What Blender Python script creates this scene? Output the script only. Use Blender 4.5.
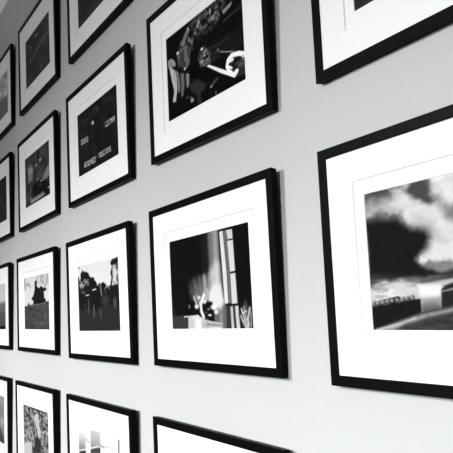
import bpy, bmesh, math
import numpy as np
from mathutils import Matrix, Vector

for o in list(bpy.data.objects):
    bpy.data.objects.remove(o)
scn = bpy.context.scene
COL = scn.collection

# ------------------------------------------------------------------ scale
S = 0.36            # one frame height in metres
EYE = 1.40          # camera height
W, M, DEP = 1.26764, 0.04030, 0.04241    # frame width, face width, depth (in frame heights)
CAMU = (5.422533, -1.789982, -1.877947)

def place(x, y, z):
    """frame-height units on the wall -> metres"""
    return Vector((x * S, (y - DEP) * S, (z - CAMU[2]) * S + EYE))

# ------------------------------------------------------------------ camera
cam = bpy.data.cameras.new('camera')
cam.sensor_fit = 'HORIZONTAL'
cam.sensor_width = 36.0
cam.lens = 36.0 * 580.0 / 453.0
cam.shift_x = (226.5 - 219.706) / 453.0
cam.shift_y = -(226.5 - 256.405) / 453.0
cam.clip_start = 0.02
camo = bpy.data.objects.new('camera', cam)
COL.objects.link(camo)
R = Matrix(((0.56320546, 0.10318169, 0.81984947), (0.82582398, -0.03602029, -0.56277641), (-0.02853701, 0.9940101, -0.10549673)))
camo.matrix_world = Matrix.Translation(place(*CAMU)) @ R.to_4x4()
scn.camera = camo

# ------------------------------------------------------------------ light
world = bpy.data.worlds.new('world')
scn.world = world
world.use_nodes = True
wb = world.node_tree.nodes['Background']
wb.inputs[0].default_value = (0.97, 1.0, 0.99, 1)
WORLD = 0.08
PW = (0.18, -2.6, 2.0)      # left lamps, added out of view to shape wall gradient and frame shadows
QW = (1.70, -2.6, 2.0)      # right lamps, also added out of view to light the wall
LIGHTS = [
    # name, location, target, size x, size y, watts, spread (deg)
    ('unseen_left_light', PW, (1.6, 0, 1.3), 0.4, 0.8, 4.60, 70),
    ('unseen_left_light', PW, (0.0, 0, 0.6), 0.4, 0.8, 10.8, 60),
    ('unseen_left_light', PW, (-0.8, 0, 1.0), 0.4, 0.8, 1.92, 30),
    ('unseen_left_light', PW, (0.2, 0, 0.5), 0.4, 0.8, 9.8, 100),
    ('unseen_left_light', PW, (1.6, 0, 0.7), 0.4, 0.8, 0.89, 40),
    ('unseen_left_light', PW, (1.6, 0, 1.4), 0.4, 0.8, 14.70, 180),
    ('unseen_right_light', QW, (1.6, 0, 0.8), 0.4, 0.8, 9.71, 70),
    ('unseen_right_light', QW, (1.6, 0, 0.7), 0.4, 0.8, 1.67, 40),
    ('unseen_right_light', QW, (-0.8, 0, 1.0), 0.4, 0.8, 0.77, 30),
    # unseen uplight near the floor, added to brighten the ceiling
    ('added_ceiling_uplight', (-0.85, -0.5, 0.15), (-0.85, -0.15, 2.97), 0.4, 0.3, 0.40, 30),
]
wb.inputs[1].default_value = WORLD
for nm, loc, tgt, sx, sy, pw, sp in LIGHTS:
    l = bpy.data.lights.new(nm, 'AREA')
    l.shape = 'RECTANGLE'; l.size = sx; l.size_y = sy; l.energy = pw
    l.spread = math.radians(sp)
    lo = bpy.data.objects.new(nm, l)
    COL.objects.link(lo)
    lo.location = loc
    lo.rotation_euler = (Vector(tgt) - Vector(loc)).to_track_quat('-Z', 'Y').to_euler()

scn.view_settings.view_transform = 'Standard'
scn.view_settings.look = 'None'
scn.view_settings.gamma = 1.0
scn.view_settings.use_curve_mapping = False
scn.view_settings.exposure = 0.0

# ------------------------------------------------------------------ materials
def new_mat(name, color, rough=0.5, spec=0.5):
    m = bpy.data.materials.new(name)
    m.use_nodes = True
    b = m.node_tree.nodes['Principled BSDF']
    b.inputs['Base Color'].default_value = (*color, 1)
    b.inputs['Roughness'].default_value = rough
    b.inputs['Specular IOR Level'].default_value = spec
    return m, m.node_tree, b

def noise_bump(nt, b, scale, strength, dist=0.001, stretch=None):
    tc = nt.nodes.new('ShaderNodeTexCoord')
    mp = nt.nodes.new('ShaderNodeMapping')
    if stretch: mp.inputs['Scale'].default_value = stretch
    n = nt.nodes.new('ShaderNodeTexNoise')
    n.inputs['Scale'].default_value = scale
    n.inputs['Detail'].default_value = 5
    bp = nt.nodes.new('ShaderNodeBump')
    bp.inputs['Strength'].default_value = strength
    bp.inputs['Distance'].default_value = dist
    nt.links.new(tc.outputs['Object'], mp.inputs['Vector'])
    nt.links.new(mp.outputs['Vector'], n.inputs['Vector'])
    nt.links.new(n.outputs['Fac'], bp.inputs['Height'])
    nt.links.new(bp.outputs['Normal'], b.inputs['Normal'])
    return n

WALL, wnt, wbs = new_mat('wall_paint', (0.466, 0.480, 0.474), 0.9, 0.1)
noise_bump(wnt, wbs, 160, 0.10, 0.0008)
CEIL, cnt, cbs = new_mat('ceiling_paint', (0.90, 0.91, 0.905), 0.8, 0.2)
noise_bump(cnt, cbs, 120, 0.1, 0.0008)
TRIM, tnt, tbs = new_mat('trim_paint', (0.78, 0.79, 0.785), 0.45, 0.4)
noise_bump(tnt, tbs, 40, 0.05, 0.0005)

FLOOR, fnt, fbs = new_mat('floor_boards', (0.3, 0.3, 0.3), 0.45, 0.4)
tc = fnt.nodes.new('ShaderNodeTexCoord')
br = fnt.nodes.new('ShaderNodeTexBrick')
br.inputs['Color1'].default_value = (0.30, 0.30, 0.30, 1)
br.inputs['Color2'].default_value = (0.24, 0.24, 0.24, 1)
br.inputs['Mortar'].default_value = (0.05, 0.05, 0.05, 1)
br.inputs['Scale'].default_value = 1.0
br.inputs['Mortar Size'].default_value = 0.003
br.inputs['Brick Width'].default_value = 1.6
br.inputs['Row Height'].default_value = 0.14
fnt.links.new(tc.outputs['Object'], br.inputs['Vector'])
fnt.links.new(br.outputs['Color'], fbs.inputs['Base Color'])

BLACK, bnt, bbs = new_mat('black_lacquered_wood', (0.002, 0.0021, 0.0021), 0.45, 0.04)
noise_bump(bnt, bbs, 60, 0.25, 0.0004, (1, 14, 1))
MATB, mnt, mbs = new_mat('mat_board', (0.76, 0.77, 0.765), 0.95, 0.05)
noise_bump(mnt, mbs, 700, 0.12, 0.0003)
BACK, knt, kbs = new_mat('backing_board', (0.02, 0.02, 0.02), 0.9, 0.1)
noise_bump(knt, kbs, 90, 0.15, 0.0005)

GLASS = bpy.data.materials.new('picture_glass')
GLASS.use_nodes = True
g = GLASS.node_tree
g.nodes.clear()
out = g.nodes.new('ShaderNodeOutputMaterial')
mix = g.nodes.new('ShaderNodeMixShader')
tr = g.nodes.new('ShaderNodeBsdfTransparent')
gl = g.nodes.new('ShaderNodeBsdfGlossy')
gl.inputs['Roughness'].default_value = 0.03
fr_ = g.nodes.new('ShaderNodeFresnel'); fr_.inputs['IOR'].default_value = 1.45
geo = g.nodes.new('ShaderNodeNewGeometry')
inv = g.nodes.new('ShaderNodeMath'); inv.operation = 'SUBTRACT'; inv.inputs[0].default_value = 1.0
mul = g.nodes.new('ShaderNodeMath'); mul.operation = 'MULTIPLY'
g.links.new(geo.outputs['Backfacing'], inv.inputs[1])
g.links.new(inv.outputs[0], mul.inputs[0])
g.links.new(fr_.outputs[0], mul.inputs[1])
coat = g.nodes.new('ShaderNodeMath'); coat.operation = 'MULTIPLY'; coat.inputs[1].default_value = 0.12   # anti-reflective coating
g.links.new(mul.outputs[0], coat.inputs[0])
g.links.new(coat.outputs[0], mix.inputs[0])
g.links.new(tr.outputs[0], mix.inputs[1])
g.links.new(gl.outputs[0], mix.inputs[2])
g.links.new(mix.outputs[0], out.inputs['Surface'])

PRINT, pnt, pbs = new_mat('silver_print', (0.1, 0.1, 0.1), 0.9, 0.03)
at = pnt.nodes.new('ShaderNodeAttribute'); at.attribute_name = 'ink'
pnt.links.new(at.outputs['Color'], pbs.inputs['Base Color'])

# ------------------------------------------------------------------ mesh helpers
def link_mesh(name, bm, mat, parent=None, smooth=False):
    bmesh.ops.recalc_face_normals(bm, faces=bm.faces)
    me = bpy.data.meshes.new(name)
    bm.to_mesh(me); bm.free()
    me.materials.append(mat)
    if smooth:
        for p in me.polygons: p.use_smooth = True
    o = bpy.data.objects.new(name, me)
    COL.objects.link(o)
    if parent: o.parent = parent
    return o

def box(bm, x0, x1, y0, y1, z0, z1):
    v = [bm.verts.new(p) for p in ((x0,y0,z0),(x1,y0,z0),(x1,y1,z0),(x0,y1,z0),(x0,y0,z1),(x1,y0,z1),(x1,y1,z1),(x0,y1,z1))]
    for f in ((0,1,2,3),(4,7,6,5),(0,4,5,1),(1,5,6,2),(2,6,7,3),(3,7,4,0)):
        bm.faces.new([v[i] for i in f])

def ring(bm, prof, hw, hh, cx=0.0, cz=0.0):
    """sweep a closed profile [(inset, depth)] round a rectangle with mitred corners"""
    loops = []
    for sx, sz in ((-1,-1),(1,-1),(1,1),(-1,1)):
        loops.append([bm.verts.new(((cx + sx*(hw-u))*S, y*S, (cz + sz*(hh-u))*S)) for u, y in prof])
    n = len(prof)
    for k in range(4):
        a, b = loops[k], loops[(k+1) % 4]
        for i in range(n):
            j = (i+1) % n
            bm.faces.new((a[i], a[j], b[j], b[i]))

# ------------------------------------------------------------------ the room
CZ = place(0, 0, 2.2630).z       # ceiling height
X0, X1, Y1 = -2.6, 4.2, -4.2
def structure(name, bounds, mat):
    bm = bmesh.new(); box(bm, *bounds)
    o = link_mesh(name, bm, mat); o['kind'] = 'structure'
    return o
structure('wall_back', (X0, X1, 0.0, 0.12, 0.0, CZ), WALL)
structure('ceiling', (X0, X1, Y1, 0.12, CZ, CZ + 0.12), CEIL)
structure('floor', (X0, X1, Y1, 0.12, -0.12, 0.0), FLOOR)
bm = bmesh.new()
box(bm, X0, X1, -0.016, 0.0, 0.0, 0.13)
box(bm, X0, X1, -0.011, 0.0, 0.13, 0.145)
o = link_mesh('baseboard_back', bm, TRIM); o['kind'] = 'structure'

# placement on the wall (centre x, centre z, roll, lean) and picture contents, in frame-height units
FRAMES = {
  'C0A': (-2.11740, -0.35106, -0.00014, 0.02313),
  'C0B': (-2.11889, -1.66759, 0.00120, 0.02123),
  'C0C': (-2.11612, -2.99082, -0.00096, 0.02092),
  'C0Z': (-2.11429, 0.98943, 0.00211, 0.02574),
  'C1A': (-0.51208, -0.35433, 0.00416, 0.02392),
  'C1B': (-0.51672, -1.66805, -0.00410, 0.02225),
  'C1C': (-0.51269, -2.98963, 0.00424, 0.02457),
  'C1Z': (-0.51813, 0.99149, -0.00287, 0.02869),
  'C2A': (1.08517, -0.35843, -0.00228, 0.02677),
  'C2B': (1.08283, -1.67988, 0.00440, 0.02563),
  'C2C': (1.08967, -2.99179, 0.00088, 0.02551),
  'C2Z': (1.08282, 0.98778, -0.00071, 0.02418),
  'C3A': (2.68073, -0.35163, -0.01984, 0.03156),
  'C3B': (2.66635, -1.66451, 0.00295, 0.02195),
  'C3C': (2.67969, -2.99238, 0.00095, 0.02309),
  'C4A': (4.25642, -0.34671, -0.00557, 0.02437),
  'C4B': (4.26116, -1.67171, -0.00297, 0.02373),
}
ART = {
  'C4B': (236, 226, [
    ('N',[(-0.4191,0.2919),(0.0677,0.2985),(0.0428,0.0303),(-0.4371,0.09)],222,255,0.12,0.06,1,0.01),
    ('N',[(-0.4104,0.2697),(-0.2915,0.2432),(-0.2319,0.1708),(-0.2128,0.1298),(-0.3995,0.1579)],120,190,0.06,0.04,2,0.03),
    ('Q',[(-0.3916,0.2458),(-0.2918,0.2394),(-0.2232,0.1656),(-0.2515,0.1587),(-0.3045,0.2063),(-0.3641,0.2086)],200,0.03,0.012),
    ('Q',[(-0.4205,0.2757),(-0.357,0.2877),(-0.2223,0.2761),(-0.2147,0.2593),(-0.2823,0.2376),(-0.3413,0.2366),(-0.3916,0.2458)],80,0.028,0.012),
    ('P',[(-0.4062,0.1996),(-0.3756,0.1945),(-0.3569,0.1754),(-0.3984,0.1699)],205,0.012),
    ('Q',[(-0.2799,0.2645),(-0.2233,0.2648),(-0.2067,0.2463),(-0.2352,0.2365)],215,0.015,0.012),
    ('Q',[(-0.2016,0.2528),(-0.1591,0.2781),(-0.0995,0.2728),(-0.0911,0.2273),(-0.0698,0.1907),(-0.1077,0.1831),(-0.1705,0.2017)],84,0.02,0.012),
    ('Q',[(-0.0749,0.2241),(-0.0434,0.1716),(0.0142,0.1233),(0.0108,0.0859),(-0.0394,0.1285),(-0.0754,0.1737)],165,0.03,0.012),
    ('Q',[(-0.0285,0.1619),(0.0731,0.161),(0.0633,0.0546),(-0.0262,0.1018)],120,0.03,0.012),
    ('Q',[(-0.1795,0.151),(-0.0975,0.1125),(-0.0514,0.042),(-0.11,0.0673)],205,0.02,0.012),
    ('Q',[(-0.4091,0.1675),(-0.3368,0.1762),(-0.2701,0.1616),(-0.2217,0.1312),(-0.1745,0.1092),(-0.1252,0.0839),(-0.1106,0.0602),(-0.126,0.0295),(-0.1492,0.0067),(-0.1722,-0.0093),(-0.1194,-0.0361),(-0.0811,-0.0643),(-0.0287,-0.0512),(0.1076,-0.0369),(0.0998,-0.1211),(-0.0322,-0.0889),(-0.2115,-0.1021),(-0.4217,-0.0892)],36,0.028,0.008),
    ('Q',[(-0.1689,-0.0206),(-0.1373,-0.0019),(-0.0769,-0.0187),(-0.0062,-0.0153),(-0.0204,-0.045),(-0.0571,-0.0627),(-0.0932,-0.0633),(-0.1287,-0.0461)],138,0.014,0.006),
    ('P',[(-0.4181,-0.0494),(-0.254,-0.0731),(-0.0824,-0.0783),(0.1046,-0.0693),(0.1001,-0.1179),(-0.0847,-0.1028),(-0.2564,-0.0993),(-0.4217,-0.0892)],62,0.02),
    ('Q',[(-0.1597,-0.0142),(-0.1492,0.0067),(-0.0743,0.0094),(-0.0034,0.0153),(-0.0068,-0.0222),(-0.0776,-0.0257)],238,0.012,0.012),
    ('N',[(-0.4206,-0.0773),(-0.3494,-0.0741),(-0.2551,-0.0843),(-0.0318,-0.0855),(0.1034,-0.0823),(0.0998,-0.1211),(-0.0344,-0.1129),(-0.4033,-0.1142)],60,120,0.08,0.01,4,0.01),
    ('N',[(-0.4022,-0.1023),(-0.3114,-0.0844),(-0.2463,-0.0887),(-0.1816,-0.1112),(-0.1816,-0.1587),(-0.2846,-0.1545),(-0.4039,-0.1775)],150,245,0.05,0.018,5,0.01),
    ('P',[(-0.2296,-0.1047),(-0.1852,-0.1037),(-0.1822,-0.1185),(-0.2217,-0.1163)],80,0.006),
    ('P',[(-0.1851,-0.1019),(-0.1253,-0.1002),(-0.0325,-0.0923),(0.1028,-0.0887),(0.0998,-0.1211),(-0.082,-0.117),(-0.0865,-0.166),(-0.169,-0.1628),(-0.1806,-0.1478)],200,0.006),
    ('P',[(-0.2939,-0.1008),(-0.2379,-0.0967),(-0.1766,-0.1042),(-0.1763,-0.148),(-0.2244,-0.1458),(-0.2786,-0.1397)],222,0.02),
    ('P',[(-0.1791,-0.1077),(-0.0829,-0.1099),(-0.0871,-0.1554),(-0.1751,-0.1589)],252,0.008),
    ('P',[(-0.1708,-0.1591),(-0.0898,-0.1588),(-0.0943,-0.2078),(-0.1751,-0.2061)],150,0.022),
    ('P',[(-0.171,-0.1844),(-0.0918,-0.1798),(-0.095,-0.2148),(-0.1737,-0.2133)],100,0.02),
    ('P',[(-0.0829,-0.1275),(-0.0658,-0.1145),(-0.0337,-0.1061),(0.101,-0.1082),(0.0913,-0.2118),(-0.0903,-0.2079)],48,0.005),
    ('P',[(-0.0834,-0.1328),(-0.0355,-0.1249),(0.0995,-0.1244),(0.0989,-0.1309),(-0.0361,-0.1318),(-0.0839,-0.138)],150,0.003),
    ('P',[(-0.4086,-0.1734),(-0.3771,-0.1606),(-0.3078,-0.1498),(-0.2697,-0.1438),(-0.2524,-0.1558),(-0.202,-0.1432),(-0.1946,-0.1581),(-0.1728,-0.1572),(-0.173,-0.2061),(-0.093,-0.1938),(0.0949,-0.173),(0.0828,-0.3023),(-0.4416,-0.3117)],36,0.004),
    ('S',[(-0.404,-0.1794),(-0.358,-0.1691),(-0.329,-0.172),(-0.2896,-0.1581),(-0.2717,-0.1664),(-0.2437,-0.1599),(-0.2031,-0.156)],0.006,130,0.006),
    ('E',[(-0.3989,-0.1674)],0.0042,0.0065,185,0.5),
    ('E',[(-0.3907,-0.1679)],0.0042,0.0065,120,0.5),
    ('E',[(-0.3826,-0.1685)],0.0042,0.0065,60,0.5),
    ('E',[(-0.3742,-0.165)],0.0042,0.0065,185,0.5),
    ('E',[(-0.3662,-0.1656)],0.0042,0.0065,120,0.5),
    ('E',[(-0.3582,-0.1662)],0.0042,0.0065,60,0.5),
    ('E',[(-0.35,-0.1627)],0.0042,0.0065,185,0.5),
    ('E',[(-0.3421,-0.1633)],0.0042,0.0065,120,0.5),
    ('E',[(-0.3343,-0.1639)],0.0042,0.0065,60,0.5),
    ('E',[(-0.3261,-0.1605)],0.0042,0.0065,185,0.5),
    ('E',[(-0.3184,-0.1611)],0.0042,0.0065,120,0.5),
    ('E',[(-0.3107,-0.1617)],0.0042,0.0065,60,0.5),
    ('E',[(-0.3027,-0.1583)],0.0042,0.0065,185,0.5),
    ('E',[(-0.2951,-0.1588)],0.0042,0.0065,120,0.5),
    ('E',[(-0.2875,-0.1594)],0.0042,0.0065,60,0.5),
    ('E',[(-0.2796,-0.1561)],0.0042,0.0065,185,0.5),
    ('E',[(-0.2722,-0.1567)],0.0042,0.0065,120,0.5),
    ('E',[(-0.2647,-0.1573)],0.0042,0.0065,60,0.5),
    ('E',[(-0.257,-0.1539)],0.0042,0.0065,185,0.5),
    ('E',[(-0.2496,-0.1545)],0.0042,0.0065,120,0.5),
    ('E',[(-0.2423,-0.1551)],0.0042,0.0065,60,0.5),
    ('E',[(-0.2347,-0.1518)],0.0042,0.0065,185,0.5),
    ('E',[(-0.2275,-0.1524)],0.0042,0.0065,120,0.5),
    ('E',[(-0.2203,-0.153)],0.0042,0.0065,60,0.5),
    ('E',[(-0.2128,-0.1497)],0.0042,0.0065,185,0.5),
    ('E',[(-0.2057,-0.1503)],0.0042,0.0065,120,0.5),
    ('S',[(-0.3933,-0.1723),(-0.3675,-0.1645),(-0.3378,-0.1625),(-0.3084,-0.1559)],0.004,170,0.004),
    ('S',[(-0.2666,-0.1609),(-0.2428,-0.1506),(-0.2157,-0.1484),(-0.2031,-0.156)],0.004,175,0.004),
    ('P',[(-0.3972,-0.2718),(-0.269,-0.2377),(-0.1779,-0.2132),(-0.0935,-0.199),(-0.0417,-0.1918),(0.094,-0.1827),(0.0922,-0.2021),(-0.0432,-0.2089),(-0.1371,-0.2282),(-0.2479,-0.2565),(-0.3097,-0.2753)],165,0.012),
    ('S',[(-0.3871,-0.2718),(-0.2699,-0.2471),(-0.2009,-0.2274)],0.008,215,0.006),
    ('P',[(-0.2909,-0.2752),(-0.2157,-0.2455),(-0.1159,-0.2215),(0.0919,-0.2053),(0.0844,-0.2862)],70,0.015),
    ('N',[(-0.2724,-0.2751),(-0.0963,-0.2288),(0.0913,-0.2118),(0.0844,-0.2862)],50,95,0.1,0.02,6,0.02),
  ]),
  'C3B': (27, 218, [
    ('P',[(-0.0334,0.3234),(0.0384,0.2953),(0.0448,-0.1124),(-0.033,-0.0519)],36,0.02),
    ('P',[(0.0342,0.3074),(0.1403,0.3025),(0.1419,0.0915),(0.172,-0.118),(0.1692,-0.1503),(0.0337,-0.1231),(0.0387,0.0564)],118,0.022),
    ('P',[(0.0909,0.3101),(0.131,0.3096),(0.1336,-0.0617),(0.0796,-0.0585)],168,0.028),
    ('P',[(0.1394,0.2915),(0.164,0.2933),(0.1765,0.0444),(0.1617,0.0403)],40,0.006),
    ('P',[(0.1533,0.2588),(0.1872,0.259),(0.2047,0.042),(0.2081,-0.1357),(0.1749,-0.1397),(0.1645,0.0728)],236,0.003),
    ('P',[(0.1872,0.259),(0.2234,0.2587),(0.2372,0.0391),(0.2358,-0.1368),(0.2081,-0.1357),(0.2057,0.0527)],115,0.008),
    ('P',[(0.2186,0.2577),(0.2754,0.2565),(0.2793,0.206),(0.2302,0.206)],222,0.003),
    ('P',[(0.2248,0.1981),(0.2795,0.1985),(0.2851,0.0323),(0.2374,0.0305)],226,0.003),
    ('P',[(0.2374,0.0204),(0.2859,0.0211),(0.2916,-0.1401),(0.2391,-0.1411)],224,0.003),
    ('S',[(0.2762,0.2548),(0.2797,0.2006),(0.2862,0.0243),(0.2939,-0.1443)],0.006,60,0.004),
    ('P',[(0.0549,-0.1128),(0.189,-0.1403),(0.1868,-0.274),(0.0712,-0.2735)],105,0.012),
    ('P',[(0.1203,-0.1595),(0.1493,-0.1604),(0.1491,-0.2738),(0.1105,-0.2737)],140,0.012),
    ('P',[(0.1885,-0.1456),(0.2984,-0.1435),(0.3002,-0.2744),(0.1962,-0.274)],60,0.004),
    ('P',[(0.225,-0.155),(0.2462,-0.1541),(0.2512,-0.2742),(0.2266,-0.2741)],205,0.005),
    ('P',[(0.2671,-0.1538),(0.2958,-0.1522),(0.3046,-0.2744),(0.2727,-0.2743)],212,0.004),
    ('S',[(0.1884,-0.1472),(0.2983,-0.144)],0.008,30,0.002),
    ('Q',[(-0.1747,-0.0436),(-0.1272,-0.0113),(-0.0619,-0.0157),(-0.0158,0.0269),(0.034,0.0004),(0.0744,-0.0025),(0.082,-0.1472),(-0.0716,-0.1302),(-0.146,-0.1039)],88,0.035,0.01),
    ('S',[(-0.146,-0.1039),(-0.1635,-0.0442),(-0.1718,-0.0083)],0.03,75,0.03),
    ('S',[(-0.102,-0.1058),(-0.1071,-0.0359),(-0.1257,0.0062)],0.03,120,0.03),
    ('S',[(-0.0706,-0.1187),(-0.0585,-0.0389),(-0.0702,0.0138)],0.03,135,0.03),
    ('S',[(-0.0273,-0.1092),(-0.0143,-0.0302),(-0.0183,0.0214)],0.03,185,0.02),
    ('S',[(0.0133,-0.1222),(0.0302,-0.0444),(0.0359,0.0228)],0.035,165,0.03),
    ('S',[(0.063,-0.1354),(0.0706,-0.0468),(0.0681,0.0427)],0.05,215,0.035),
    ('S',[(0.1031,-0.1314),(0.1102,-0.0493),(0.1107,0.0723)],0.05,225,0.035),
    ('P',[(0.0283,-0.0667),(0.0725,-0.0247),(0.1412,-0.0293),(0.1711,-0.1288),(0.1397,-0.1601),(0.0516,-0.1516),(0.0133,-0.1222)],236,0.02),
    ('S',[(-0.111,-0.0822),(-0.0912,-0.1063),(-0.0823,-0.1297)],0.02,150,0.012),
    ('S',[(0.0087,-0.0543),(-0.0064,-0.1101)],0.02,210,0.014),
    ('P',[(-0.0325,-0.1089),(0.0539,-0.1239),(0.0664,-0.2129),(-0.0469,-0.2165),(-0.0628,-0.1534)],28,0.008),
    ('P',[(-0.2253,-0.1004),(-0.1359,-0.116),(-0.0764,-0.1873),(-0.2092,-0.1841)],26,0.01),
    ('P',[(-0.4141,-0.1914),(-0.2214,-0.1927),(-0.2166,-0.2725),(-0.3956,-0.2719)],62,0.008),
    ('S',[(-0.3766,-0.1307),(-0.3777,-0.2045)],0.006,75,0.006),
    ('P',[(-0.2133,-0.2053),(-0.0985,-0.1937),(-0.0366,-0.2195),(0.0548,-0.2321),(0.1423,-0.2414),(0.1395,-0.2738),(-0.212,-0.2726)],228,0.005),
    ('S',[(-0.2593,-0.2002),(-0.2105,-0.1988),(-0.0986,-0.1948)],0.007,235,0.003),
    ('P',[(-0.0905,-0.2272),(-0.0056,-0.2228),(0.0209,-0.2734),(-0.0836,-0.273)],190,0.02),
    ('P',[(-0.2117,-0.2136),(-0.1442,-0.2148),(-0.149,-0.2728),(-0.2166,-0.2725)],205,0.012),
    ('P',[(-0.1226,-0.2209),(-0.0686,-0.2218),(-0.0729,-0.273),(-0.127,-0.2729)],250,0.02),
    ('P',[(-0.0169,-0.2339),(0.1418,-0.2468),(0.1404,-0.263),(-0.0188,-0.2564)],150,0.01),
    ('S',[(-0.0301,-0.0806),(-0.0684,-0.1303),(-0.0643,-0.1705),(-0.0428,-0.2052)],0.026,246,0.008),
    ('S',[(-0.1379,-0.0867),(-0.1205,-0.1166),(-0.1104,-0.1402)],0.014,215,0.008),
    ('E',[(-0.1128,-0.143)],0.022,0.013,240,0.5),
    ('E',[(-0.0259,-0.1177)],0.02,0.012,235,0.5),
    ('E',[(-0.0835,-0.0922)],0.016,0.01,230,0.5),
    ('E',[(0.0636,-0.152)],0.028,0.014,250,0.6),
    ('E',[(0.0891,-0.1804)],0.02,0.012,235,0.5),
    ('E',[(0.0225,-0.1954)],0.018,0.006,225,0.5),
    ('E',[(0.012,-0.1615)],0.014,0.007,120,0.5),
    ('E',[(-0.1942,-0.1402)],0.008,0.012,140,0.6),
    ('E',[(-0.0124,-0.1805)],0.01,0.006,90,0.5),
    ('P',[(0.3021,-0.2019),(0.3411,-0.1565),(0.4001,-0.1637),(0.4075,-0.2697),(0.3312,-0.2693)],66,0.025),
    ('S',[(0.3596,-0.1418),(0.3599,-0.1879)],0.02,90,0.015),
    ('S',[(0.3224,-0.1713),(0.3443,-0.2182),(0.366,-0.2644)],0.012,205,0.006),
    ('S',[(0.345,-0.1618),(0.3543,-0.2031),(0.3838,-0.2544)],0.012,170,0.008),
    ('S',[(0.3149,-0.2073),(0.3339,-0.2386),(0.357,-0.2695)],0.01,215,0.005),
    ('S',[(0.3955,-0.1686),(0.3751,-0.2188),(0.374,-0.2695)],0.014,215,0.008),
    ('S',[(0.4021,-0.189),(0.3996,-0.2646)],0.012,150,0.006),
    ('S',[(0.3293,-0.1922),(0.3646,-0.1829)],0.008,225,0.005),
    ('S',[(0.3344,-0.2334),(0.3784,-0.2189)],0.008,200,0.005),
  ]),
  'C3A': (29, 190, [
    ('P',[(-0.1216,-0.0312),(0.4173,-0.017),(0.4295,-0.0873),(-0.0098,-0.0469)],37,0.02),
    ('P',[(-0.0048,0.0179),(0.254,0.0278),(0.4214,0.0359),(0.414,-0.0593),(0.1516,-0.0123)],34,0.02),
    ('S',[(0.2368,0.1209),(0.3282,0.1264),(0.429,0.1338),(0.4907,0.1407)],0.007,84,0.006),
    ('S',[(0.0605,0.0229),(0.2232,0.0087),(0.2815,0.0109)],0.012,52,0.01),
    ('N',[(-0.2663,0.1236),(-0.1728,0.2273),(0.0164,0.2951),(0.1787,0.3394),(0.3023,0.2799),(0.235,0.1619),(0.1522,0.128),(0.0469,0.1243),(-0.0881,0.1053),(-0.1627,0.0463)],22,78,0.016,0.03,11,0.014),
    ('E',[(-0.0811,0.1676)],0.012388267002951026,0.007753986022071189,26,0.6),
    ('E',[(-0.0056,0.21)],0.014612567045496629,0.0077684365790268595,26,0.6),
    ('E',[(0.0945,0.1613)],0.014925235383409985,0.012156846170460141,20,0.6),
    ('E',[(0.1923,0.2012)],0.01448823062638571,0.014421877965407549,45,0.6),
    ('E',[(0.075,0.2254)],0.012468770512708775,0.014120678054224251,60,0.6),
    ('E',[(-0.2131,0.1742)],0.017326745299769686,0.013052824255915762,105,0.6),
    ('E',[(0.2,0.2485)],0.008982260129549238,0.01090323854109313,60,0.6),
    ('E',[(0.0154,0.1962)],0.009416789339059546,0.012435596683207954,26,0.6),
    ('E',[(0.1126,0.219)],0.017174850394553756,0.014449337223605993,26,0.6),
    ('E',[(0.1731,0.201)],0.008825155392882327,0.008216747949129747,140,0.6),
    ('E',[(-0.0548,0.1828)],0.015765546254332026,0.019910247213066244,75,0.6),
    ('E',[(0.1518,0.2293)],0.019287782799753125,0.011621033424024499,20,0.6),
    ('E',[(0.0802,0.2243)],0.012774772142554793,0.0189186109403408,60,0.6),
    ('E',[(0.0009,0.2079)],0.017831358054028898,0.018231798106080697,45,0.6),
    ('E',[(-0.078,0.162)],0.009811050869493307,0.009290830470374815,60,0.6),
    ('E',[(-0.1182,0.1515)],0.011383168667920853,0.008893793101953748,75,0.6),
    ('E',[(0.0562,0.2035)],0.013479724666434496,0.018322733515051034,20,0.6),
    ('E',[(0.2336,0.2076)],0.009242445124523891,0.01524576435391422,105,0.6),
    ('E',[(-0.2132,0.1736)],0.015208727126053775,0.008330934770427888,90,0.6),
    ('E',[(0.059,0.1427)],0.018491988528485836,0.014982896841250225,26,0.6),
    ('E',[(-0.1541,0.1583)],0.009384242193305813,0.013344884767460341,26,0.6),
    ('E',[(0.2313,0.241)],0.01688421469313713,0.013222085265629888,90,0.6),
    ('E',[(0.1166,0.2309)],0.012341029508108127,0.015970878616431664,180,0.6),
    ('E',[(0.2264,0.2288)],0.016354361430893624,0.010394497563981706,26,0.6),
    ('E',[(-0.0613,0.1577)],0.015637303104076534,0.014971966896576032,90,0.6),
    ('E',[(0.1763,0.23)],0.01687847624450857,0.009947613370410604,105,0.6),
    ('E',[(0.0299,0.2422)],0.013666880749986263,0.009517384298166523,75,0.6),
    ('E',[(0.0609,0.1672)],0.019460007575855996,0.01174026650970426,90,0.6),
    ('E',[(-0.1217,0.1823)],0.013753681115138458,0.015488714556933118,20,0.6),
    ('E',[(0.1242,0.2067)],0.013736392935128003,0.009320782338388456,60,0.6),
    ('E',[(0.1379,0.183)],0.012750061940833377,0.01221802863228012,180,0.6),
    ('E',[(0.2385,0.2447)],0.015089747629003414,0.013049600470695836,45,0.6),
    ('E',[(0.1057,0.1839)],0.009870949108778839,0.014127712277343794,90,0.6),
    ('E',[(-0.168,0.0855)],0.013205713241089828,0.018332658063862254,45,0.6),
    ('E',[(0.1479,0.2464)],0.01716415741322373,0.011237861002771125,60,0.6),
    ('E',[(0.0802,0.2237)],0.015949697963894796,0.017595611421435016,140,0.6),
    ('E',[(0.0617,0.1356)],0.014282079027045997,0.00724316328277046,45,0.6),
    ('E',[(0.1317,0.223)],0.011911785812586369,0.01373853326513948,20,0.6),
    ('E',[(0.081,0.2209)],0.010295673573933578,0.007548585631246822,60,0.6),
    ('E',[(-0.1583,0.1821)],0.013318980722929266,0.014962862496477984,26,0.6),
    ('E',[(0.0316,0.1657)],0.014093022311464053,0.010219525390042606,140,0.6),
    ('E',[(0.0676,0.1296)],0.01807999740071847,0.008782747666659069,60,0.6),
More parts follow.
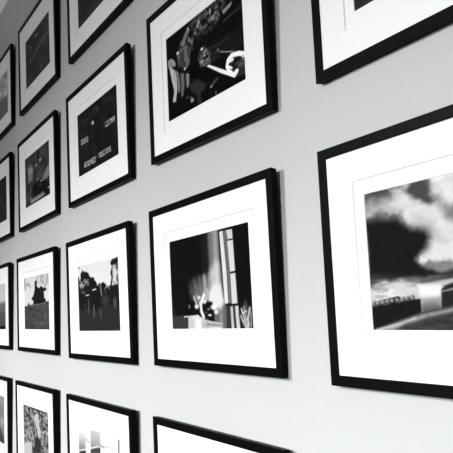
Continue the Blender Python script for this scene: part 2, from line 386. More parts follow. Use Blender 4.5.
    ('E',[(-0.1478,0.1791)],0.010552277595055594,0.010936140978270531,26,0.6),
    ('E',[(-0.1242,0.0725)],0.009715747975090847,0.018476826837541982,90,0.6),
    ('E',[(0.2021,0.1846)],0.00995354205279393,0.015681828601820623,140,0.6),
    ('E',[(-0.0833,0.0786)],0.010348935993607174,0.011140832388390021,105,0.6),
    ('E',[(0.0859,0.2146)],0.012612134694888998,0.013726640135877221,20,0.6),
    ('E',[(-0.0209,0.1705)],0.01966035150376489,0.00836213472554681,60,0.6),
    ('E',[(-0.1222,0.1293)],0.017837327220045406,0.018044641754391636,45,0.6),
    ('E',[(0.1428,0.1932)],0.016405009358559416,0.0081630087020085,140,0.6),
    ('E',[(-0.159,0.1262)],0.015613274075558715,0.017421171690428068,20,0.6),
    ('E',[(-0.1279,0.1617)],0.008138555974288444,0.019925976575835298,140,0.6),
    ('E',[(0.0273,0.1517)],0.019257510999690128,0.01959976661278932,60,0.6),
    ('E',[(-0.1123,0.1066)],0.011479530016692299,0.013501151798203912,60,0.6),
    ('E',[(-0.129,0.1935)],0.008221206760383877,0.013573501759496618,20,0.6),
    ('E',[(0.2337,0.2469)],0.015878113284260177,0.01409678127504871,105,0.6),
    ('E',[(0.2325,0.2185)],0.012112455505009695,0.017819725062437845,60,0.6),
    ('E',[(0.1314,0.2065)],0.018043860059662332,0.007185316681261334,20,0.6),
    ('E',[(0.1166,0.1893)],0.01844645385497298,0.015717062872812822,105,0.6),
    ('E',[(-0.0919,0.1758)],0.011228440473600443,0.007047095264659523,45,0.6),
    ('E',[(-0.0499,0.129)],0.01958800124070542,0.011024122929813387,20,0.6),
    ('E',[(-0.0771,0.2051)],0.010978152737444844,0.017091094993534364,60,0.6),
    ('E',[(-0.1284,0.155)],0.00826992976364309,0.010955179282916401,105,0.6),
    ('E',[(-0.086,0.1336)],0.017171736150336393,0.01636880452783017,105,0.6),
    ('E',[(0.0076,0.1806)],0.016806225481723544,0.017558845904261124,105,0.6),
    ('E',[(-0.135,0.1306)],0.017916909458023763,0.014592799718481105,20,0.6),
    ('E',[(0.2094,0.1895)],0.008502345216252791,0.015282558401593545,20,0.6),
    ('E',[(0.2145,0.2296)],0.01551471750719343,0.01584863428905067,20,0.6),
    ('E',[(-0.0197,0.1713)],0.015911593871652197,0.007858654630887975,26,0.6),
    ('E',[(-0.0549,0.1662)],0.013927385346191935,0.011973286204022306,140,0.6),
    ('E',[(0.0337,0.1497)],0.008929661834213608,0.008916525947399797,60,0.6),
    ('E',[(-0.0604,0.1542)],0.013789048379122704,0.013315374623939736,20,0.6),
    ('E',[(0.0451,0.1998)],0.01991960488799181,0.014137994584368544,26,0.6),
    ('E',[(-0.091,0.1885)],0.01783877231239842,0.019585407271459097,26,0.6),
    ('E',[(-0.0103,0.2212)],0.010528505570406872,0.014559140780373963,180,0.6),
    ('E',[(-0.1376,0.0814)],0.018642345915378115,0.016143381504322967,75,0.6),
    ('E',[(-0.0591,0.1271)],0.01939951486811305,0.015860645516662924,20,0.6),
    ('P',[(0.2318,0.1836),(0.2858,0.1908),(0.3289,0.1965),(0.318,0.1761),(0.2742,0.1646),(0.2445,0.1578)],138,0.004),
    ('P',[(-0.2196,0.1697),(-0.1737,0.215),(-0.1244,0.2387),(-0.1172,0.2106),(-0.1524,0.181),(-0.1915,0.1395)],112,0.008),
    ('E',[(-0.131,0.2289)],0.012,0.01,175,0.6),
    ('E',[(-0.024,0.2025)],0.011,0.01,165,0.6),
    ('E',[(-0.1082,0.1444)],0.01,0.012,120,0.6),
    ('E',[(0.1754,0.1649)],0.012,0.014,100,0.6),
    ('Q',[(-0.2794,0.1156),(-0.2394,0.1518),(-0.2028,0.1503),(-0.184,0.0795),(-0.2013,0.0099),(-0.2618,0.0188)],72,0.006,0.006),
    ('Q',[(-0.1973,0.1418),(-0.144,0.1366),(-0.1124,0.0899),(-0.1179,0.0172),(-0.1664,-0.0027),(-0.1927,0.0448)],100,0.006,0.006),
    ('P',[(-0.1509,0.1236),(-0.1275,0.1207),(-0.1208,0.0557),(-0.1397,0.0378)],60,0.006),
    ('P',[(-0.2165,0.1301),(-0.1924,0.1272),(-0.1927,0.0448),(-0.2171,0.0411)],52,0.006),
    ('E',[(-0.2622,0.1284)],0.014,0.01,225,0.4),
    ('E',[(-0.2496,0.0979)],0.01,0.01,120,0.5),
    ('E',[(-0.2167,0.127)],0.008,0.01,120,0.5),
    ('E',[(-0.1838,0.0352)],0.01,0.01,30,0.5),
    ('E',[(-0.184,0.1588)],0.012,0.01,130,0.5),
    ('P',[(-0.3869,0.123),(-0.3552,0.1271),(-0.3118,0.105),(-0.2926,0.0751),(-0.2999,0.0454),(-0.3607,0.0541),(-0.3847,0.0825)],150,0.005),
    ('S',[(-0.3568,0.1053),(-0.3408,0.0601)],0.01,95,0.006),
    ('P',[(-0.3724,0.0715),(-0.3097,0.0489),(-0.2858,-0.0178),(-0.2847,-0.1019),(-0.3086,-0.1703),(-0.3458,-0.1587),(-0.3208,-0.0966),(-0.3459,-0.0232)],184,0.005),
    ('S',[(-0.3166,0.0253),(-0.3041,-0.0439)],0.008,120,0.006),
    ('P',[(-0.3028,0.0399),(-0.2628,0.0063),(-0.2444,-0.0769),(-0.2542,-0.1247),(-0.2771,-0.1172),(-0.2802,-0.0262)],118,0.006),
    ('S',[(-0.3219,0.0565),(-0.2735,0.0294),(-0.219,0.0163)],0.02,30,0.006),
    ('E',[(-0.2467,0.0224)],0.012,0.01,24,0.5),
    ('E',[(-0.1852,0.0009)],0.01,0.008,215,0.4),
    ('P',[(-0.2392,-0.0084),(-0.1966,-0.0234),(-0.198,-0.105),(-0.2168,-0.162),(-0.2408,-0.1576),(-0.2325,-0.0809)],104,0.006),
    ('P',[(-0.1757,-0.0308),(-0.1366,-0.0446),(-0.1394,-0.1121),(-0.1642,-0.1288),(-0.1748,-0.1128)],122,0.006),
    ('S',[(-0.1878,-0.0329),(-0.1929,-0.1319)],0.008,36,0.004),
    ('P',[(-0.1124,0.0899),(-0.0124,0.0633),(0.0629,-0.0852),(0.0472,-0.151),(-0.1056,-0.1235),(-0.1348,-0.0514)],22,0.01),
    ('P',[(-0.1394,-0.1121),(-0.0476,-0.1064),(0.0454,-0.1742),(0.0219,-0.2021),(-0.0215,-0.2),(-0.0055,-0.2772),(-0.0494,-0.2759),(-0.0614,-0.1993),(-0.1205,-0.168)],50,0.008),
    ('E',[(-0.1129,-0.2197)],0.02,0.012,150,0.4),
    ('E',[(-0.1289,-0.2024)],0.012,0.01,90,0.5),
    ('E',[(-0.1683,-0.1837)],0.008,0.005,120,0.5),
    ('N',[(-0.0241,0.0557),(0.031,0.0585),(0.0905,-0.0005),(0.1073,-0.0541),(0.0633,-0.0794),(0.0009,-0.0508),(-0.0385,0.0124)],20,120,0.022,0.018,13,0.012),
    ('E',[(0.0129,0.0487)],0.014,0.008,225,0.4),
    ('E',[(0.0395,-0.0001)],0.01,0.006,170,0.5),
    ('E',[(0.0093,-0.0267)],0.018,0.01,160,0.6),
    ('E',[(-0.0025,0.02)],0.01,0.014,70,0.7),
    ('E',[(0.0552,-0.0467)],0.018,0.01,95,0.7),
    ('E',[(0.1332,-0.052)],0.022,0.014,50,0.8),
    ('E',[(0.1763,-0.0201)],0.011,0.008,115,0.5),
    ('S',[(0.0807,0.0092),(0.1204,-0.0179),(0.1606,-0.0274)],0.01,50,0.01),
    ('S',[(0.195,-0.0366),(0.2567,-0.062),(0.3213,-0.0835)],0.006,160,0.004),
    ('P',[(0.3002,-0.1146),(0.4331,-0.1536),(0.4351,-0.2406),(0.3467,-0.2314),(0.2856,-0.1821)],60,0.006),
    ('E',[(0.3264,-0.1383)],0.026,0.01,20,0.35),
    ('E',[(0.3628,-0.1409)],0.02,0.007,20,0.4),
    ('E',[(0.3081,-0.1583)],0.02,0.007,20,0.4),
    ('E',[(0.3373,-0.1756)],0.02,0.008,24,0.4),
    ('E',[(0.3844,-0.2118)],0.05,0.014,46,0.5),
    ('E',[(0.3871,-0.1772)],0.03,0.012,80,0.5),
    ('S',[(0.4509,-0.1485),(0.3651,-0.1114),(0.3033,-0.099),(0.268,-0.1139),(0.2562,-0.1434),(0.2727,-0.1775),(0.3026,-0.2049)],0.027,244,0.003),
    ('S',[(0.4498,-0.1632),(0.399,-0.1386)],0.014,200,0.004),
    ('S',[(0.2806,-0.1242),(0.3115,-0.1256)],0.018,238,0.003),
    ('S',[(0.2746,-0.1529),(0.2989,-0.1679)],0.014,238,0.003),
    ('P',[(0.3124,-0.1989),(0.3447,-0.1866),(0.3603,-0.1977),(0.3537,-0.2118),(0.3329,-0.221)],242,0.003),
    ('P',[(0.3938,-0.1475),(0.4496,-0.1653),(0.4487,-0.1768),(0.3931,-0.1571)],112,0.003),
    ('P',[(0.0555,-0.0706),(0.0809,-0.0704),(0.2302,-0.1545),(0.3442,-0.2173),(0.3229,-0.2309),(0.1907,-0.1576)],242,0.003),
    ('S',[(0.154,-0.1788),(0.1227,-0.1885),(0.0958,-0.2029)],0.014,84,0.008),
    ('E',[(0.1378,-0.2574)],0.008,0.014,90,0.5),
    ('E',[(0.0937,-0.2039)],0.008,0.006,175,0.5),
  ]),
  'C2A': (28, 178, [
    ('N',[(-0.4219,0.3327),(0.4893,0.2753),(0.4408,-0.3243),(-0.4213,-0.2931)],24,36,0.05,0.3,21,0.02),
    ('S',[(-0.2909,0.1765),(-0.2106,0.1744),(-0.1433,0.1756)],0.02,52,0.012),
    ('S',[(-0.0554,0.1827),(-0.0312,0.2174),(0.0424,0.2149),(0.0708,0.1809),(-0.0024,0.1789)],0.018,62,0.01),
    ('S',[(0.1838,0.206),(0.2621,0.2084),(0.337,0.1953)],0.02,52,0.012),
    ('E',[(-0.063,0.1122)],0.022,0.016,200,0.5),
    ('T','LISTMAN',[(0.1887,0.0438),(0.3657,0.0426),(0.3659,0.0002),(0.1892,-0.0)],150),
    ('T','DOGS',[(-0.3272,0.038),(-0.1678,0.0307),(-0.1687,-0.0093),(-0.3261,-0.0089)],140),
    ('T','GOOMED',[(-0.2741,-0.1757),(-0.0263,-0.1797),(-0.0273,-0.2194),(-0.273,-0.2209)],145),
    ('T','VISITORS',[(0.0431,-0.1706),(0.2777,-0.1706),(0.2782,-0.211),(0.044,-0.2119)],145),
    ('E',[(0.0044,-0.1898)],0.015,0.012,70,0.5),
    ('S',[(-0.0961,0.0761),(-0.0924,-0.1533)],0.004,44,0.004),
    ('S',[(0.0312,0.0725),(0.0349,-0.1438)],0.004,46,0.004),
    ('S',[(0.1114,0.0488),(0.1159,-0.1484)],0.006,42,0.004),
    ('S',[(-0.2489,-0.0276),(-0.2489,-0.1747)],0.005,46,0.01),
  ]),
  'C2B': (50, 212, [
    ('P',[(-0.5752,0.3299),(0.5466,0.3042),(0.5161,-0.053),(-0.6013,-0.0017)],233,0.004),
    ('S',[(-0.3907,0.2773),(-0.3642,0.2578)],0.02,140,0.01),
    ('P',[(-0.4492,0.0767),(0.5222,0.0183),(0.4887,-0.3732),(-0.4864,-0.3902)],48,0.02),
    ('Q',[(-0.4383,0.213),(-0.3696,0.1904),(-0.3468,0.1295),(-0.3302,0.2209),(-0.2751,0.2287),(-0.2025,0.2182),(-0.168,0.1865),(-0.1275,0.1547),(-0.0541,0.1507),(-0.0158,0.1143),(0.012,0.0806),(0.0383,0.0317),(0.0166,-0.1086),(-0.4627,-0.0934)],33,0.006,0.012),
    ('N',[(-0.373,0.1483),(-0.171,0.1499),(-0.1535,0.0997),(-0.3547,0.0879)],40,215,0.025,0.018,31,0.012),
    ('Q',[(0.0013,0.0734),(0.0543,0.1053),(0.1142,0.1112),(0.1704,0.0894),(0.196,0.0532),(0.2003,-0.008),(0.1561,-0.0824),(-0.0022,-0.0922)],33,0.006,0.012),
    ('Q',[(0.1472,0.0409),(0.2067,0.0678),(0.2452,0.0804),(0.3027,0.1065),(0.4597,0.0803),(0.4449,-0.0932),(0.1369,-0.0817)],36,0.008,0.012),
    ('Q',[(0.2751,0.26),(0.3528,0.2707),(0.4593,0.2777),(0.4499,0.0664),(0.2807,0.0629),(0.2656,0.1017),(0.287,0.1378),(0.2712,0.1694),(0.3109,0.2036),(0.2671,0.2304)],35,0.006,0.012),
    ('N',[(0.3031,0.2194),(0.4117,0.2311),(0.4068,0.0693),(0.2996,0.0692)],60,235,0.03,0.03,32,0.01),
    ('P',[(0.3211,0.1951),(0.3682,0.1982),(0.3736,0.0938),(0.3195,0.0903)],222,0.008),
    ('P',[(0.4055,0.0547),(0.4761,0.0718),(0.4712,0.0142),(0.4297,0.0312)],215,0.006),
    ('S',[(0.0692,0.0925),(0.0811,0.0449),(0.092,0.0092)],0.022,130,0.008),
    ('S',[(-0.0869,0.0558),(-0.0183,0.0588)],0.011,225,0.005),
    ('S',[(-0.2362,0.0194),(-0.1642,0.0205)],0.01,205,0.005),
    ('S',[(-0.3342,0.0572),(-0.2681,0.0368)],0.012,120,0.008),
    ('S',[(-0.2773,0.0622),(-0.245,0.0479)],0.01,100,0.008),
    ('S',[(0.158,0.0556),(0.2063,0.064),(0.2479,0.0462)],0.009,140,0.005),
    ('S',[(0.1593,0.0478),(0.165,0.0245)],0.01,120,0.005),
    ('E',[(0.1561,-0.0365)],0.07,0.035,62,0.8),
    ('E',[(-0.142,-0.0228)],0.03,0.05,38,0.6),
    ('S',[(-0.1849,-0.0208),(-0.1799,-0.1186)],0.018,95,0.01),
    ('S',[(-0.0746,-0.0738),(-0.0708,-0.1535)],0.02,110,0.01),
    ('S',[(0.0598,-0.1177),(0.0598,-0.1643)],0.016,100,0.01),
    ('S',[(0.3161,-0.0364),(0.3225,-0.0886)],0.014,110,0.008),
    ('S',[(0.3506,-0.0306),(0.351,-0.0897)],0.012,125,0.008),
    ('S',[(-0.264,-0.0502),(-0.257,-0.0999)],0.02,65,0.012),
  ]),
  'C1B': (228, 208, [
    ('N',[(-0.0096,0.2296),(0.0934,0.2834),(0.5265,0.2891),(0.5189,0.1569),(0.2771,0.1322),(0.0879,0.1828)],165,235,0.06,0.05,41,0.02),
    ('S',[(-0.3809,0.2756),(-0.3778,0.1893),(-0.3682,0.1566)],0.03,95,0.01),
    ('S',[(-0.3292,0.1972),(-0.2558,0.2035),(-0.186,0.1679)],0.03,165,0.015),
    ('S',[(0.0239,0.2274),(0.0923,0.2633)],0.03,190,0.02),
    ('Q',[(-0.0305,0.2207),(0.0339,0.2267),(0.0404,0.1603),(0.1184,0.1409),(0.1681,0.1631),(0.2462,0.1388),(0.3387,0.1289),(0.3376,0.1095),(0.2537,0.104),(0.2615,0.0742),(0.2717,0.0346),(0.3146,0.028),(0.3061,-0.0154),(-0.109,-0.0325),(-0.0822,0.018),(-0.1571,0.0467),(-0.0864,0.0696),(-0.0353,0.1288)],36,0.006,0.003),
    ('P',[(-0.5687,-0.0411),(-0.3776,-0.0279),(-0.1255,-0.0166),(0.1423,-0.0149),(0.3315,0.0002),(0.5103,0.0062),(0.4888,-0.3692),(-0.5857,-0.3896)],72,0.008),
    ('N',[(-0.492,-0.0539),(0.5081,-0.0315),(0.4915,-0.3224),(-0.5059,-0.3343)],58,88,0.1,0.03,42,0.02),
    ('E',[(-0.2523,-0.0095)],0.03,0.012,50,0.5),
    ('S',[(-0.196,-0.0248),(0.1421,-0.0199),(0.2999,-0.0152)],0.01,125,0.01),
  ]),
  'C1C': (100, 228, [
    ('N',[(-0.7028,0.3385),(0.7699,0.4665),(0.7211,-0.192),(-0.7549,-0.4707)],45,195,0.035,0.022,51,0.01),
    ('P',[(-0.0546,0.1681),(0.0487,0.2288),(0.1131,0.2264),(0.1378,0.124),(0.1937,0.0273),(0.0955,-0.025),(0.0699,0.0672),(-0.0237,0.1327)],205,0.015),
    ('S',[(-0.1201,0.2),(-0.0224,0.1524),(0.0739,0.1255)],0.02,180,0.015),
    ('S',[(-0.1725,-0.0647),(-0.0934,0.0945)],0.02,150,0.02),
    ('P',[(-0.0696,-0.0495),(0.0658,0.009),(0.1904,-0.0203),(0.1508,-0.1397),(-0.0784,-0.1777)],58,0.012),
    ('S',[(0.1904,-0.0203),(0.278,-0.0815),(0.3962,-0.0899)],0.02,180,0.012),
    ('P',[(-0.464,-0.144),(-0.1218,-0.073),(-0.1239,-0.3515),(-0.4823,-0.4192)],205,0.006),
    ('S',[(-0.0467,-0.0558),(-0.0467,-0.1045)],0.02,215,0.008),
  ]),
  'C1A': (50, 165, [
    ('N',[(-0.4262,0.3314),(0.5202,0.2876),(0.4755,-0.3449),(-0.4653,-0.2782)],40,66,0.12,0.1,61,0.02),
    ('P',[(-0.3232,0.1603),(-0.1758,0.1689),(-0.1098,0.0881),(-0.1518,-0.0104),(-0.2979,-0.0224)],104,0.025),
    ('E',[(-0.2092,0.1004)],0.07,0.02,135,0.7),
    ('E',[(-0.0034,0.1164)],0.035,0.014,112,0.6),
    ('E',[(0.1332,0.1409)],0.04,0.017,128,0.6),
    ('S',[(-0.0126,0.2361),(-0.002,0.1374)],0.01,105,0.015),
    ('P',[(0.1498,-0.0972),(0.2523,-0.0171),(0.4433,0.0485),(0.4343,-0.0791),(0.278,-0.1046)],112,0.035),
    ('Q',[(-0.156,-0.0743),(0.019,-0.0584),(0.1202,-0.0492),(0.2461,-0.1078),(0.433,-0.0987),(0.4489,-0.3004),(0.175,-0.2057),(-0.1309,-0.2298)],28,0.014,0.012),
    ('E',[(0.0538,-0.0449)],0.02,0.012,120,0.6),
    ('E',[(0.1509,-0.0819)],0.025,0.009,165,0.6),
    ('E',[(0.2156,-0.0858)],0.015,0.008,140,0.6),
    ('E',[(0.3744,-0.1959)],0.02,0.008,175,0.6),
    ('E',[(0.1157,-0.1158)],0.02,0.008,90,0.6),
    ('P',[(-0.2369,-0.2097),(0.2072,-0.2071),(0.2683,-0.2448),(-0.204,-0.2592)],108,0.01),
    ('S',[(-0.2026,-0.2378),(0.1729,-0.2361)],0.008,150,0.006),
    ('E',[(-0.2179,-0.1971)],0.03,0.008,125,0.6),
    ('P',[(-0.3794,-0.1272),(-0.2298,-0.1023),(-0.1984,-0.1738),(-0.3488,-0.2326)],60,0.02),
  ]),
  'C1Z': (40, 115, [
    ('N',[(-0.5197,0.355),(0.4672,0.3034),(0.4758,-0.3744),(-0.4862,-0.2695)],36,43,0.2,0.1,71,0.03),
    ('S',[(-0.2373,-0.0152),(0.124,0.0616),(0.4174,0.0641)],0.03,64,0.025),
    ('E',[(-0.0041,0.1951)],0.05,0.014,76,0.6),
    ('E',[(-0.2076,0.1322)],0.05,0.014,60,0.7),
    ('E',[(0.1374,-0.2039)],0.03,0.02,58,0.7),
  ]),
  'C2Z': (36, 140, [
    ('S',[(-0.3558,-0.0386),(-0.3517,-0.152)],0.01,75,0.012),
    ('N',[(-0.4817,-0.2426),(0.66,-0.2035),(0.6367,-0.5033),(-0.3632,-0.3132)],30,44,0.1,0.1,81,0.03),
    ('E',[(-0.0157,-0.2558)],0.15,0.06,48,0.8),
  ]),
  'C4A': (28, 205, [
    ('N',[(-0.4276,-0.2984),(0.2937,-0.3568),(0.3349,0.0926),(-0.3758,0.2966)],24,70,0.15,0.08,91,0.02),
  ]),
  'C0Z': (92, 102, [
    ('P',[(-4.5203,0.5332),(0.0548,0.0859),(0.2056,0.0988),(0.6338,0.1959),(0.5882,-0.4957),(-2.5764,-0.1442)],60,0.02),
    ('S',[(0.1507,0.0133),(0.3072,0.1661),(0.4541,0.2396)],0.03,70,0.02),
    ('N',[(-4.4982,1.1241),(0.5562,0.39),(0.6162,-0.0717),(-4.5276,0.337)],70,120,0.2,0.08,92,0.03),
  ]),
  'C0A': (34, 145, [
    ('N',[(-5.5926,0.2404),(0.5068,0.3727),(0.4689,-0.35),(-5.5964,-0.1734)],28,44,0.2,0.1,93,0.03),
  ]),
  'C0B': (206, 205, [
    ('P',[(-8.5988,0.3107),(0.1669,0.0476),(0.5373,0.0566),(0.519,-0.3379),(-8.5776,-0.3984)],105,0.03),
    ('P',[(-8.5936,0.1388),(0.5314,-0.0713),(0.519,-0.3379),(-8.5776,-0.3984)],80,0.05),
    ('P',[(-8.5842,-0.1792),(0.5239,-0.2337),(0.5201,-0.3147),(-8.5791,-0.3498)],25,0.008),
  ]),
  'C0C': (160, 225, [
    ('N',[(-8.299,-0.1577),(0.5971,0.3656),(0.5634,-0.4176),(-8.2269,-2.2338)],120,190,0.15,0.12,94,0.03),
    ('P',[(-4.0271,-0.3794),(0.1274,0.0299),(0.262,-0.1506),(0.441,-0.2152),(0.4363,-0.3284),(-4.0294,-1.2472)],75,0.03),
  ]),
  'C2C': (250, 231, [
    ('G',[(-0.4041,0.2756),(-0.2469,0.3),(-0.2563,0.0669),(-0.4222,0.0387)],0.2756,0.0387,262,95,0.012),
    ('G',[(-0.136,0.2564),(-0.0914,0.2742),(0.05,0.2749),(0.0454,0.118),(-0.1493,0.085)],0.272,0.085,212,118,0.006),
    ('P',[(-0.4213,0.051),(-0.2526,0.087),(-0.2676,-0.107),(-0.4359,-0.1405)],70,0.006),
    ('P',[(-0.1469,0.1161),(0.0486,0.1593),(0.0323,-0.0473),(-0.1626,-0.0861)],80,0.006),
    ('S',[(-0.2564,0.1767),(-0.1722,0.1661)],0.02,205,0.015),
    ('S',[(-0.4908,0.045),(-0.2629,0.0932),(0.0495,0.1706)],0.012,240,0.004),
    ('S',[(0.0305,0.175),(0.1258,0.1718)],0.01,120,0.008),
    ('S',[(0.1076,0.1799),(0.2736,0.1922),(0.3607,0.1889)],0.008,222,0.006),
    ('S',[(0.3912,0.2706),(0.3761,0.0211)],0.016,62,0.005),
    ('S',[(-0.2472,0.2961),(-0.2509,0.2483)],0.03,235,0.02),
  ]),
  'C3C': (120, 235, [
    ('N',[(-0.5787,0.3017),(0.728,0.3876),(0.6963,0.037),(-0.6333,-0.3771)],60,200,0.15,0.1,95,0.02),
  ]),
}

# ------------------------------------------------------------------ printing the photographs
HW, HZ, PX, PZ = 0.4100, 0.2710, 0.0090, 0.0   # mat opening (half sizes) and centre

FONT = {'A':'01110100011000111111100011000110001','D':'11110100011000110001100011000111110','E':'11111100001000011110100001000011111',
 'G':'01110100011000010111100011000101110','I':'11111001000010000100001000010011111','L':'10000100001000010000100001000011111',
 'M':'10001110111010110101100011000110001','N':'10001110011010110011100011000110001','O':'01110100011000110001100011000101110',
 'R':'11110100011000111110101001001010001','S':'01111100001000001110000010000111110','T':'11111001000010000100001000010000100',
 'V':'10001100011000110001100010101000100'}

def lin(t):
    t = np.asarray(t, float) / 255.0
    return np.where(t <= 0.04045, t / 12.92, ((t + 0.055) / 1.055) ** 2.4)

WARP = [0.5, 0.5]

def seg_dist(X, Z, a, b):
    ax, az = a; bx, bz = b
    dx, dz = bx-ax, bz-az
    t = np.clip(((X-ax)*dx + (Z-az)*dz) / (dx*dx + dz*dz + 1e-12), 0, 1)
    return np.hypot(X-ax-t*dx, Z-az-t*dz)

def poly_alpha(X, Z, pts, blur, a=0.0):
    if a:
        X = X + (WARP[0]-0.5)*2*a; Z = Z + (WARP[1]-0.5)*2*a
    d = np.full(X.shape, 9.0); ins = np.zeros(X.shape, bool)
    for i in range(len(pts)):
        a, b = pts[i], pts[(i+1) % len(pts)]
        d = np.minimum(d, seg_dist(X, Z, a, b))
        if a[1] != b[1]:
            c = (a[1] > Z) != (b[1] > Z)
            xi = a[0] + (Z-a[1]) / (b[1]-a[1]) * (b[0]-a[0])
            ins ^= c & (X < xi)
    sd = np.where(ins, d, -d)
    t = np.clip(sd / (2*blur) + 0.5, 0, 1)
    return t*t*(3-2*t)

def value_noise(X, Z, sx, sz, seed):
    rng = np.random.default_rng(seed)
    tot = 0; amp = 1.0; norm = 0
    for o in range(4):
        g_ = rng.random((128, 128))
        u = (X + 9.3)/sx * 2**o; v = (Z + 7.7)/sz * 2**o
        i = np.floor(u).astype(int); j = np.floor(v).astype(int)
        fu = u-i; fv = v-j; fu = fu*fu*(3-2*fu); fv = fv*fv*(3-2*fv)
        q = lambda a, b: g_[a % 128, b % 128]
        tot = tot + amp*((q(i,j)*(1-fu)+q(i+1,j)*fu)*(1-fv) + (q(i,j+1)*(1-fu)+q(i+1,j+1)*fu)*fv)
        norm += amp; amp *= 0.55
    return np.clip((tot/norm - 0.5)*2.1 + 0.5, 0, 1)

def paint(base, prims, nx, nz):
    xs = np.linspace(PX-HW-0.012, PX+HW+0.012, nx); zs = np.linspace(PZ-HZ-0.012, PZ+HZ+0.012, nz)
    X, Z = np.meshgrid(xs, zs)
    T = np.full(X.shape, float(base))
    WARP[0] = value_noise(X, Z, 0.05, 0.05, 3); WARP[1] = value_noise(X, Z, 0.05, 0.05, 4)
    for p in prims:
        k = p[0]
        if k == 'P':
            a = poly_alpha(X, Z, p[1], p[3]); T = T*(1-a) + p[2]*a
        elif k == 'Q':
            a = poly_alpha(X, Z, p[1], p[3], p[4]); T = T*(1-a) + p[2]*a
        elif k == 'G':
            a = poly_alpha(X, Z, p[1], p[6])
            f = np.clip((Z-p[2])/(p[3]-p[2]), 0, 1.3)**1.5
            T = T*(1-a) + (p[4] + (p[5]-p[4])*f)*a
        elif k == 'S':
            d = np.full(X.shape, 9.0)
            for i in range(len(p[1])-1): d = np.minimum(d, seg_dist(X, Z, p[1][i], p[1][i+1]))
            t = np.clip((p[2]/2 - d)/(2*p[4]) + 0.5, 0, 1); a = t*t*(3-2*t)
            a = a * min(1.0, 0.55 + p[2]/(2*p[4])*0.5)
            T = T*(1-a) + p[3]*a
        elif k == 'E':
            c = p[1][0]
            r = np.hypot((X-c[0])/p[2], (Z-c[1])/p[3])
            t = np.clip((1-r)/(2*p[5]) + 0.5, 0, 1); a = t*t*(3-2*t)
            T = T*(1-a) + p[4]*a
        elif k == 'N':
            a = poly_alpha(X, Z, p[1], p[7], p[7]*0.8)
            n = value_noise(X, Z, p[4], p[5], p[6])
            T = T*(1-a) + (p[2] + (p[3]-p[2])*n)*a
        elif k == 'T':
            (tl, tr_, br_, bl) = p[2]; word = p[1]
            e1 = (tr_[0]-tl[0], tr_[1]-tl[1]); e2 = (bl[0]-tl[0], bl[1]-tl[1])
            det = e1[0]*e2[1]-e1[1]*e2[0]
            u = ((X-tl[0])*e2[1]-(Z-tl[1])*e2[0])/det; v = (e1[0]*(Z-tl[1])-e1[1]*(X-tl[0]))/det
            n = len(word)
            cu = u*(6*n-1); ci = np.floor(cu).astype(int); rj = np.floor(v*7).astype(int)
            ok = (u >= 0) & (u < 1) & (v >= 0) & (v < 1)
            bits = np.zeros((7, 6*n), float)
            for q_, ch in enumerate(word):
                for r_ in range(7):
                    for c_ in range(5): bits[r_, q_*6+c_] = float(FONT[ch][r_*5+c_] == '1')
            a = np.where(ok, bits[np.clip(rj,0,6), np.clip(ci,0,6*n-1)], 0)
            T = T*(1-a) + p[3]*1.3*a
    T = T + (value_noise(X, Z, 0.012, 0.012, 5)-0.5)*6*np.clip(T/120, 0.08, 1)
    return X, Z, T

def print_mesh(key, nx, nz):
    base, mt, prims = ART[key]
    X, Z, T = paint(base, prims, nx, nz)
    A = np.clip(lin(np.clip(T,0,255))/(lin(mt)*1.617)*0.76 - INK_OFFSET.get(key, 0.004), 0.0015, 0.9)
    me = bpy.data.meshes.new('photo_print')
    co = np.stack([X*S, np.zeros_like(X), Z*S], -1).reshape(-1, 3)
    idx = np.arange(nx*nz).reshape(nz, nx)
    q = np.stack([idx[:-1,:-1], idx[:-1,1:], idx[1:,1:], idx[1:,:-1]], -1).reshape(-1, 4)
    me.from_pydata(co.tolist(), [], q.tolist())
    ca = me.color_attributes.new('ink', 'FLOAT_COLOR', 'POINT')
    col = np.ones((nx*nz, 4), np.float32)
    col[:, :3] = A.reshape(-1, 1)
    col[:, 0] *= 0.985; col[:, 2] *= 0.995
    ca.data.foreach_set('color', col.ravel())
    me.materials.append(PRINT)
    return me
INK_OFFSET = {'C1Z': 0.020, 'C0Z': 0.016, 'C2Z': 0.012, 'C3A': 0.009, 'C1A': 0.008, 'C0A': 0.008}

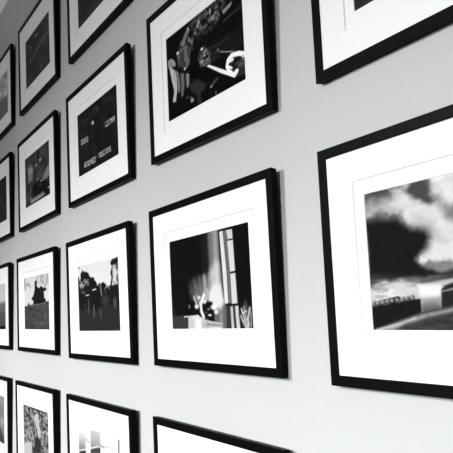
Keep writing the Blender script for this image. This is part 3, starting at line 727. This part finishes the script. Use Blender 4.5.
# ------------------------------------------------------------------ one framed photograph with its parts
def make_frame_parts():
    parts = []
    H = 0.5
    bm = bmesh.new()
    prof = [(-0.0025,0.0),(M-0.002,0.0),(M-0.0005,0.0006),(M,0.0022),(M,DEP-0.004),(0.010,DEP-0.004),(0.010,DEP),(0.002,DEP),(-0.0005,DEP-0.002),(-0.0046,0.0035),(-0.0040,0.0010)]
    ring(bm, prof, W/2, H)
    parts.append(link_mesh('frame_moulding', bm, BLACK))
    bm = bmesh.new()
    a, b = W/2-M-0.0002, H-M-0.0002
    box(bm, -a*S, a*S, 0.0045*S, 0.0065*S, -b*S, b*S)
    parts.append(link_mesh('glass', bm, GLASS))
    # upper mat with bevelled opening
    bm = bmesh.new()
    t = 0.0052
    ox, oz = HW+0.050, HZ+0.060
    def mat_board(bm, y, ox, oz, cx, t, bv):
        pts = []
        for (hx, hz, yy, c) in ((a, b, y, 0), (ox+bv, oz+bv, y, cx), (ox, oz, y+t, cx), (a, b, y+t, 0)):
            pts.append([bm.verts.new(((c+sx*hx)*S, yy*S, sz*hz*S)) for sx, sz in ((-1,-1),(1,-1),(1,1),(-1,1))])
        for k in range(4):
            A_, B_ = pts[k], pts[(k+1) % 4]
            for i in range(4):
                j = (i+1) % 4
                bm.faces.new((A_[i], A_[j], B_[j], B_[i]))
    mat_board(bm, 0.0075, ox, oz, PX, t, 0.0052)
    parts.append(link_mesh('outer_mat', bm, MATB))
    bm = bmesh.new()
    mat_board(bm, 0.0128, HW, HZ, PX, 0.0026, 0.0022)
    parts.append(link_mesh('inner_mat', bm, MATB))
    bm = bmesh.new()
    box(bm, -a*S, a*S, 0.0158*S, 0.0300*S, -b*S, b*S)
    parts.append(link_mesh('backing_board', bm, BACK))
    return parts

def frame_root(key, label, group):
    cx, cz, ro, ti = FRAMES[key]
    r = bpy.data.objects.new('picture_frame', None)
    r.empty_display_size = 0.05
    COL.objects.link(r)
    rot = Matrix.Rotation(-ro, 4, 'Y') @ Matrix.Rotation(ti, 4, 'X')
    # pivot: the lower back edge rests on the wall
    c = place(cx, DEP, cz) + Matrix.Rotation(-ro, 3, 'Y') @ Vector((0, 0, -0.5*S))
    c.y = -0.0003
    r.matrix_world = Matrix.Translation(c) @ rot
    r['label'] = label; r['category'] = 'framed photograph'; r['group'] = group
    return r

LABELS = {
 'C4B': 'large black frame nearest the viewer, photograph of stormy clouds over a bright harbour wall',
 'C4A': 'black frame cut off at upper right, only lower left corner of its dark picture showing',
 'C3A': 'black frame at top centre, dark crowd scene with white ring and arm shape',
 'C3B': 'black frame in the centre, blurred flowers on a table before a tall curtained window',
 'C3C': 'black frame at bottom centre, only its top rail and blank white mat showing',
 'C2Z': 'black frame cut off at the top, left of the crowd scene, above the scoreboard picture',
 'C2A': 'black frame with near-black scoreboard picture carrying small white words',
 'C2B': 'black frame with figures walking in a dark field between trees under white sky',
 'C2C': 'black frame at the bottom with nearly white picture of two pale grey towers',
 'C1Z': 'black frame at upper left with plain dark grey picture, below the ceiling line',
 'C1A': 'black frame at left with dim grey picture of pale blurred spots over a dark mass',
 'C1B': 'black frame at left with dark statue on a hill under a white sky',
 'C1C': 'black frame at lower left with speckled foliage picture and a pale block',
 'C0Z': 'topmost black frame at the far left edge, cut off, mid-grey picture with darker slope',
 'C0A': 'black frame at the far left edge with solid black picture, second from top',
 'C0B': 'black frame at the far left edge, picture pale above and dark below',
 'C0C': 'lowest black frame at the far left edge, grey picture darkening to lower right',
}
GROUP = 'black framed photographs hung in a grid on the gallery wall'
parts0 = make_frame_parts()
used = False
for key in ['C4B','C4A','C3A','C3B','C3C','C2Z','C2A','C2B','C2C','C1Z','C1A','C1B','C1C','C0Z','C0A','C0B','C0C']:
    root = frame_root(key, LABELS[key], GROUP)
    for p in parts0:
        c = p if not used else p.copy()
        if used: COL.objects.link(c)
        c.parent = root
        c.location = (0, -DEP*S, 0.5*S)
    used = True
    res = (330, 220) if key in ('C4B','C3A','C3B') else (210, 150) if key in ('C2A','C2B','C1B','C1C','C1A','C2C') else (120, 80)
    pr = bpy.data.objects.new('photo_print', print_mesh(key, *res))
    COL.objects.link(pr)
    pr.parent = root
    pr.location = (0, (0.0156-DEP)*S, 0.5*S)
